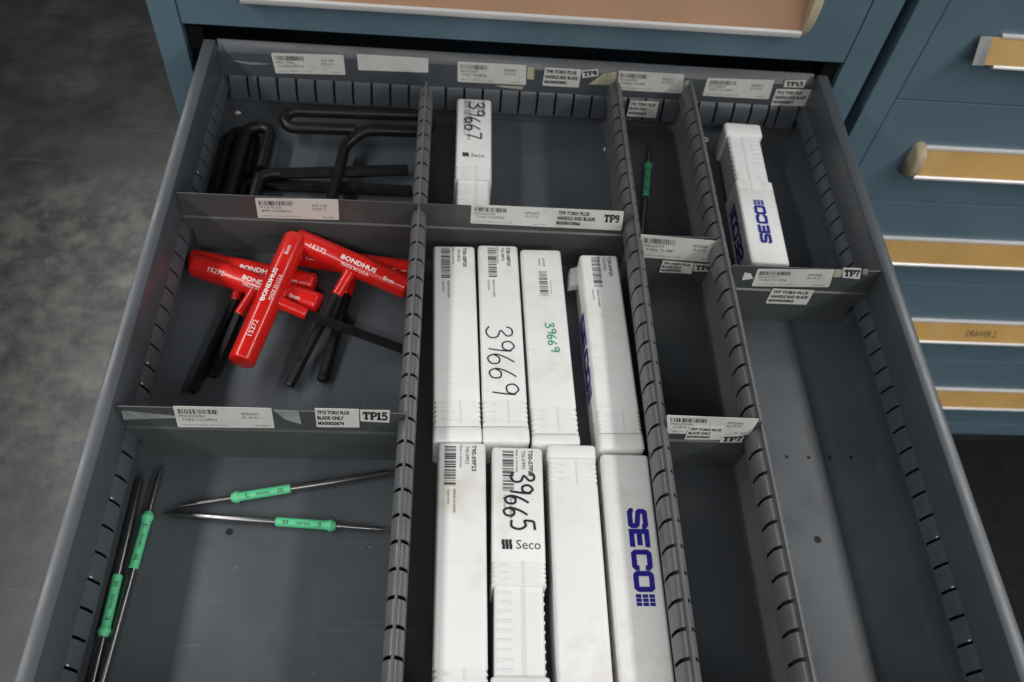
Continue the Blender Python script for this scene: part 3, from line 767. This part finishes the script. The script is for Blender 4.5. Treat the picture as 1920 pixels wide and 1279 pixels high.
mb.build("printed_label", black_ink(), sl)
mb = MB(); handwrite(mb, "39669", fn, 4.28, -b.w*.03, 1.62, b.w*.20, .055, jit=(-.05, .15, .1, .12, .35)); mb.build("handwriting", green_ink(), sl)
b = PBox([(18.40,-11.52),(20.22,-11.42),(20.45,-21.80),(18.62,-21.75)], "white plastic box with a blue SECO mark on its side, standing apart from its row")
sl = b.section("sleeve", 0, 9.55, teeth=(8.5, 9.5, 5), round1=False)
b.section("end_cap", 9.56, b.L, inset=-.02)
b.print_label(sl, 24, "T30-09P20", bar=(.28, .50))
mb = MB(); fs = b.side(-1)
block_mark(mb, fs, 3.0, .45, 4.4, 1.05); mb.build("maker_mark", blue_ink(), sl)
c0 = atz(1071, 516, .8)
mb = MB()
fl_ = [(c0.x - .2, c0.y - .8, .55), (c0.x - .12, c0.y + .25, .55), (18.42, c0.y + .4, .55), (18.42, c0.y - .7, .55)]
mb.add([Vector(p) for p in fl_] + [Vector(p) + Vector((.06, 0, .45)) for p in fl_], [(0,1,2,3)[::-1],(4,5,6,7),(0,1,5,4),(1,2,6,5),(2,3,7,6),(3,0,4,7)])
mb.build("side_latch", white_plastic(), b.t, bevel=.03)

# --- front row of four
b = PBox([(12.05,-21.66),(13.94,-21.63),(14.06,-32.4),(12.12,-32.4)], "grubby white plastic box beside the slotted partition, printed T90-09P23")
sl = b.section("sleeve", 0, 9.9, teeth=(8.75, 9.8, 5), round1=False)
b.section("end_cap", 9.91, b.L, inset=-.02)
b.print_label(sl, 25, "T90-09P23", barl=1.7, bar=(.15, .38))
b = PBox([(14.24,-21.80),(16.22,-21.80),(16.16,-32.4),(14.12,-32.4)], "half-extended white plastic box with 39665 handwritten over its barcode")
sl = b.section("sleeve", 0, 5.65, teeth=(4.75, 5.6, 5), round1=False)
b.section("inner_tube", 5.0, 9.1, inset=.11, round0=False, round1=False, ribs=True)
b.section("end_cap", 8.85, b.L, inset=-.02)
b.print_label(sl, 26, "T00-07P03", barl=1.75, bar=(.20, .42))
fn = b.top()
mb = MB(); handwrite(mb, "39665", fn, 1.12, -b.w*.25, 2.5, b.w*.46, .09, jit=(.24, .18, -.02, -.08, .20)); mb.build("handwriting", black_ink(), sl)
mb = MB()
put_text(mb, "Seco", lambda u, v, l=0: fn(4.28 - v, u, l), -b.w*.05, 0, b.w*.41, .36)
for i in range(3):
    x = -b.w*.29 + i*.135
    ribbon(mb, [(x, 0), (x + .02, .12), (x - .02, .26), (x + .01, .38)], .10, lambda u, v, l=0: fn(4.30 - v, u, l))
mb.build("maker_mark", black_ink(), sl)
b = PBox([(16.52,-21.62),(18.35,-21.62),(18.42,-32.4),(16.42,-32.4)], "unmarked white plastic box lying with its cap end against the back row")
b.section("end_cap", 0, .62, inset=-.02)
b.section("sleeve", .63, b.L, teeth=(.75, 1.75, 5), round0=False)
b = PBox([(18.66,-22.02),(20.50,-21.98),(20.62,-32.4),(18.56,-32.4)], "scuffed white plastic box with large blue SECO lettering on its lid")
sl = b.section("sleeve", 0, b.L)
mb = MB(); block_mark(mb, b.top(), 2.40, -b.w*.075, 3.8, b.w*.385); mb.build("maker_mark", blue_ink(), sl)

# --- single boxes at the back
b = PBox([(12.43,-.84),(14.27,-.81),(14.26,-9.3),(12.40,-9.3)], "white plastic box with 39667 handwritten, alone behind the TP9 divider")
sl = b.section("sleeve", 0, 6.05, teeth=(5.1, 6.0, 4), round1=False)
b.section("inner_tube", 5.4, 8.2, inset=.11, round0=False, round1=False, ribs=True)
b.section("end_cap", 7.9, b.L, inset=-.02)
b.print_label(sl, 27, "T00-07P07", barl=1.9, bar=(.20, .42), ink=grey_ink())
fn = b.top()
mb = MB(); handwrite(mb, "39667", fn, .3, -b.w*.24, 2.95, b.w*.44, .085, jit=(.2, .25, -.05, -.05, .05)); mb.build("handwriting", black_ink(), sl)
mb = MB()
put_text(mb, "Seco", lambda u, v, l=0: fn(4.46 - v, u, l), -b.w*.07, 0, b.w*.30, .26)
for i in range(3):
    x = -b.w*.28 + i*.11
    ribbon(mb, [(x, 0), (x + .02, .12), (x - .02, .22), (x + .01, .28)], .085, lambda u, v, l=0: fn(4.46 - v, u, l))
mb.build("maker_mark", black_ink(), sl)
b = PBox([(27.0,-1.5),(28.92,-1.8),(28.62,-11.45),(26.66,-11.66)], "tilted white plastic box with SECO in blue, drawn out, in the back right compartment", flip=True)
sl = b.section("sleeve", 0, 5.5, teeth=(4.95, 5.45, 3), round1=False)
b.section("inner_tube", 5.0, b.L - .5, inset=.11, round0=False, round1=False, ribs=True)
b.section("end_cap", b.L - .95, b.L, inset=-.03)
mb = MB(); block_mark(mb, b.top(), 1.28, -.29, 2.9, .56); mb.build("maker_mark", blue_ink(), sl)
mb = MB(); block_mark(mb, b.side(1), .9, .5, 3.6, .95); mb.build("maker_mark", blue_ink(), sl)

# ================================================================== red T-handle hex keys
def cyl_fn(p0, p1, r, phi=0.0):
    p0 = Vector(p0); p1 = Vector(p1); a = (p1 - p0).normalized(); c = (p0 + p1) / 2
    n = (CAMU - c); n = (n - a * n.dot(a)).normalized(); bb = n.cross(a)
    L = (p1 - p0).length
    def fn(u, v, l=0.0):        # u along the grip in units of length, v around it
        t = phi + v / r
        return p0 + a * u + (n * math.cos(t) + bb * math.sin(t)) * (r + .012 + l)
    return fn, L
def red_key(label, g0, g1, stub_at, s1, tip, r=.545, phi=0.0, flipv=1):
    g0 = Vector(g0); g1 = Vector(g1)
    if g1.x > 10.45: g1 = g0 + (g1 - g0) * ((10.45 - g0.x) / (g1.x - g0.x))
    g0 = Vector(g0); g1 = Vector(g1); s1 = Vector(s1); tip = Vector(tip)
    t = thing("hex_key", label, "hex key", Vector((stub_at[0], stub_at[1], 0)), "red handled T hex keys in a heap")
    mb = MB(); L = (g1 - g0).length; e = .16 / L
    mb.lathe(g0, g1, [(0, r*.80), (e*.12, r*.90), (e*.4, r*.97), (e*.9, r), (.5, r*1.02), (1-e*.9, r), (1-e*.4, r*.97), (1-e*.12, r*.90), (1, r*.80)], n=28)
    sa = Vector(stub_at)
    mb.lathe(sa, s1, [(0, r*.72), (.22, r*.66), (.36, r*.52), (.45, r*.48), (.94, r*.46), (.98, r*.43), (1, r*.34)], n=20)
    grip = mb.build("grip", red_vinyl(), t, smooth=45)
    mb = MB(); mb.lathe(s1 - (tip - s1).normalized() * .2, tip, [(0, .235), (.985, .235), (1, .20)], n=6)
    mb.build("shaft", black_oxide(), t, smooth=20)
    fn0, LL = cyl_fn(g0, g1, r*1.02, phi)
    fn = lambda u, v, l=0.0: fn0(u, v * flipv, l)
    mb = MB()
    put_text(mb, "15272", fn, LL*.155, -.10, LL*.155 + .80, .11)
    put_text(mb, "BONDHUS", fn, LL*.42, .03, LL*.42 + 1.75, .25, bold=.025)
    put_text(mb, "MADE IN U.S.A.", fn, LL*.44, -.24, LL*.44 + 1.4, -.09)
    put_text(mb, "8mm", fn, LL*.80, -.09, LL*.80 + .5, .10)
    mb.build("lettering", white_ink(), grip)
    return t
R_ = .56
red_key("red T hex key lying half hidden behind another against the side wall", atz(360, 487, .57), atz(590, 534, .62), atz(452, 506, .57), atz(441, 566, .45), atz(361, 734, .24), r=.52)
red_key("red T hex key with its printed grip crossing under the topmost one", atz(364, 497, .95), atz(598, 572, .90), atz(485, 535, .93), atz(447, 592, .70), atz(398, 706, .24), phi=.05)
red_key("red T hex key partly covered, its grip end tucked under the slotted partition", atz(545, 478, .57), atz(790, 512, .57), atz(668, 492, .57), atz(650, 556, .5), atz(603, 714, .26), r=.52)
red_key("red T hex key with its grip leaning on the partition, shaft towards the empty floor", atz(556, 449, 1.75), atz(792, 553, 1.1), atz(664, 498, 1.4), atz(630, 555, 1.10), atz(542, 724, .26))
red_key("topmost red T hex key, shaft pointing at the slotted partition", atz(452, 680, 1.35), atz(556, 446, 1.95), atz(507, 560, 1.65), atz(576, 590, 1.35), atz(781, 664, .5), r=.57, phi=.25)

# ================================================================== black loop-handle hex keys
def loop_key(label, c, ax, side, Lh, wd, shaft_pts, r=.27):
    """closed wire loop handle running along ax, its rod leaving from the middle of one long side"""
    c = Vector(c); ax = Vector(ax).normalized(); side = Vector(side).normalized()
    t = thing("hex_key", label, "hex key", Vector((c.x, c.y, 0)), "black loop handled hex keys")
    h = Lh/2; w = wd/2; pts = []
    pts.append(c + side*w - ax*.12)
    pts.append(c + side*w - ax*(h - w))
    for k in range(1, 10):
        a = math.pi*k/10; pts.append(c - ax*(h - w + w*math.sin(a)) + side*(w*math.cos(a)))
    pts.append(c - side*w - ax*(h - w)); pts.append(c - side*w + ax*(h - w))
    for k in range(1, 10):
        a = math.pi*k/10; pts.append(c + ax*(h - w + w*math.sin(a)) - side*(w*math.cos(a)))
    pts.append(c + side*w + ax*(h - w))
    sp = [Vector(p) for p in shaft_pts]
    p_in = c + side*w + ax*.75
    for k in range(0, 7):           # bend from the loop into the shaft
        tt = k/6; corner = c + side*w + ax*.12
        q0 = p_in.lerp(corner, tt); q1 = corner.lerp(sp[0], tt); pts.append(q0.lerp(q1, tt))
    mb = MB(); mb.tube(pts, r, n=12); mb.build("loop_handle", black_oxide(), t, smooth=50)
    mb = MB(); mb.lathe(sp[0] - (sp[1]-sp[0]).normalized()*.02, sp[1], [(0, r*.98), (.99, r*.98), (1, r*.85)], n=6); mb.build("shaft", black_oxide(), t, smooth=20)
    return t
a0 = atz(548, 224, 1.15); a1 = atz(792, 232, 1.1); ca = (a0 + a1) / 2
s0 = atz(647, 275, .95); s1 = atz(618, 392, .85)
loop_key("black loop handled hex key nearest the back wall, its rod crossing the others", ca, a1 - a0, (0.04, -1, -.12), 7.6, 1.15, [s0, s1], r=.31)
cb = (atz(438, 250, .32) + atz(437, 420, .32)) / 2
loop_key("black loop handled hex key lying flat on the drawer floor along the side wall", cb, (0, -1, 0), (1, 0, 0), 6.6, 1.3, [atz(516, 347, .32), atz(772, 358, .32)], r=.31)
cc = (atz(468, 243, .95) + atz(463, 402, .95)) / 2
loop_key("black loop handled hex key stacked on the flat one beside the side wall", cc, (-.03, -1, 0), (1, 0, -.05), 6.4, 1.25, [atz(526, 326, .88), atz(764, 319, .45)], r=.31)

# ================================================================== torx blades with green sleeves
def blade(label, p0, p1, s_a, s_b, bulge_at_b=True, thick_side=0):
    """double-ended blade from p0 to p1, sleeve between fractions s_a and s_b"""
    p0 = Vector(p0); p1 = Vector(p1)
    t = thing("torx_blade", label, "screwdriver blade", Vector(((p0.x+p1.x)/2, (p0.y+p1.y)/2, 0)), "double ended blades with green sleeves")
    mb = MB()
    r1, r2 = (.14, .10) if bulge_at_b else (.10, .14)
    mb.lathe(p0, p1, [(0, .045), (.004, .065), (.03, .07), (.04, r1), (s_a, r1), (s_b, r2), (.955, r2), (.965, .07), (.995, .065), (1, .045)], n=12)
    mb.build("shaft", chrome(), t, smooth=40)
    mb = MB(); e = .006
    q0 = p0.lerp(p1, s_a); q1 = p0.lerp(p1, s_b); w = .182
    prof = [(0, w*.8), (.015, w), (.80, w*1.0), (.86, w*1.05), (.885, w*1.28), (.925, w*1.32), (.95, w*1.15), (1, w*.85)]
    if not bulge_at_b: prof = [(1 - a, r) for a, r in prof][::-1]
    mb.lathe(q0, q1, prof, n=16)
    sv = mb.build("sleeve", green_plastic(), t, smooth=40)
    fn, L = cyl_fn(q0, q1, w)
    mb = MB(); put_text(mb, "TX IP", fn, L*.12, -.07, L*.22, .07, bold=.02); put_text(mb, "TORX PLUS", fn, L*.34, -.05, L*.58, .05); put_text(mb, "15", fn, L*.70, -.08, L*.76, .08, bold=.02)
    mb.build("lettering", black_ink(), sv)
    return t
def fr(p0, p1, q): 
    d = p1 - p0; return (q - p0).dot(d) / d.length_squared
def blade_px(label, a, b, sa, sb, z=.22, **k):
    p0 = atz(*a, z); p1 = atz(*b, z)
    return blade(label, p0, p1, fr(p0, p1, atz(*sa, z)), fr(p0, p1, atz(*sb, z)), **k)
blade_px("loose green sleeved blade angled up towards the slotted partition", (743, 884), (333, 950), (545, 915), (434, 936))
blade_px("loose green sleeved blade lying crosswise nearest the drilled hole", (305, 963), (727, 993), (517, 977), (630, 986))
blade_px("green sleeved blade lying lengthwise with its collar end facing the TP15 divider", (177, 1330), (303, 874), (250, 1067), (283, 961), z=.24)
blade_px("green sleeved blade pushed right up against the drawer side", (266, 888), (158, 1345), (221, 1078), (195, 1194), z=.24)
blade_px("single green sleeved blade alone in the narrow compartment", (1203, 450), (1219, 270), (1212, 369), (1217, 306), z=.3)

# ================================================================== small litter
def scrap(name, label, cat, px, py, pts, z=.01, th=.03, material=None):
    c = atz(px, py, 0); n = len(pts); mb = MB()
    mb.add([(c.x+x, c.y+y, z) for x, y in pts] + [(c.x+x*.8, c.y+y*.8, z + th + .04*((i*7) % 3)) for i, (x, y) in enumerate(pts)],
           [tuple(range(n))[::-1], tuple(range(n, 2*n))] + [(i, (i+1) % n, n + (i+1) % n, n + i) for i in range(n)])
    return tag(mb.build(name, material or paper()), label, cat, None)
scrap("paper_scrap", "tiny white paper scrap in the back corner by the black keys", "scrap", 446, 212, [(-.16, -.05), (.02, -.12), (.17, .0), (.1, .11), (-.1, .09)])
scrap("plastic_chip", "tiny white plastic chip on the bare floor beside the lone white box", "chip", 1133, 281, [(-.05, -.1), (.05, -.09), (.06, .1), (-.03, .12)])
mb = MB(); c = atz(1322, 262, .05)
mb.tube([(c.x + .14*math.cos(k*math.pi/8), c.y + .14*math.sin(k*math.pi/8), .06) for k in range(17)], .045, n=8)
tag(mb.build("small_ring", paper(), smooth=50), "tiny white ring beside the tilted white box", "ring")
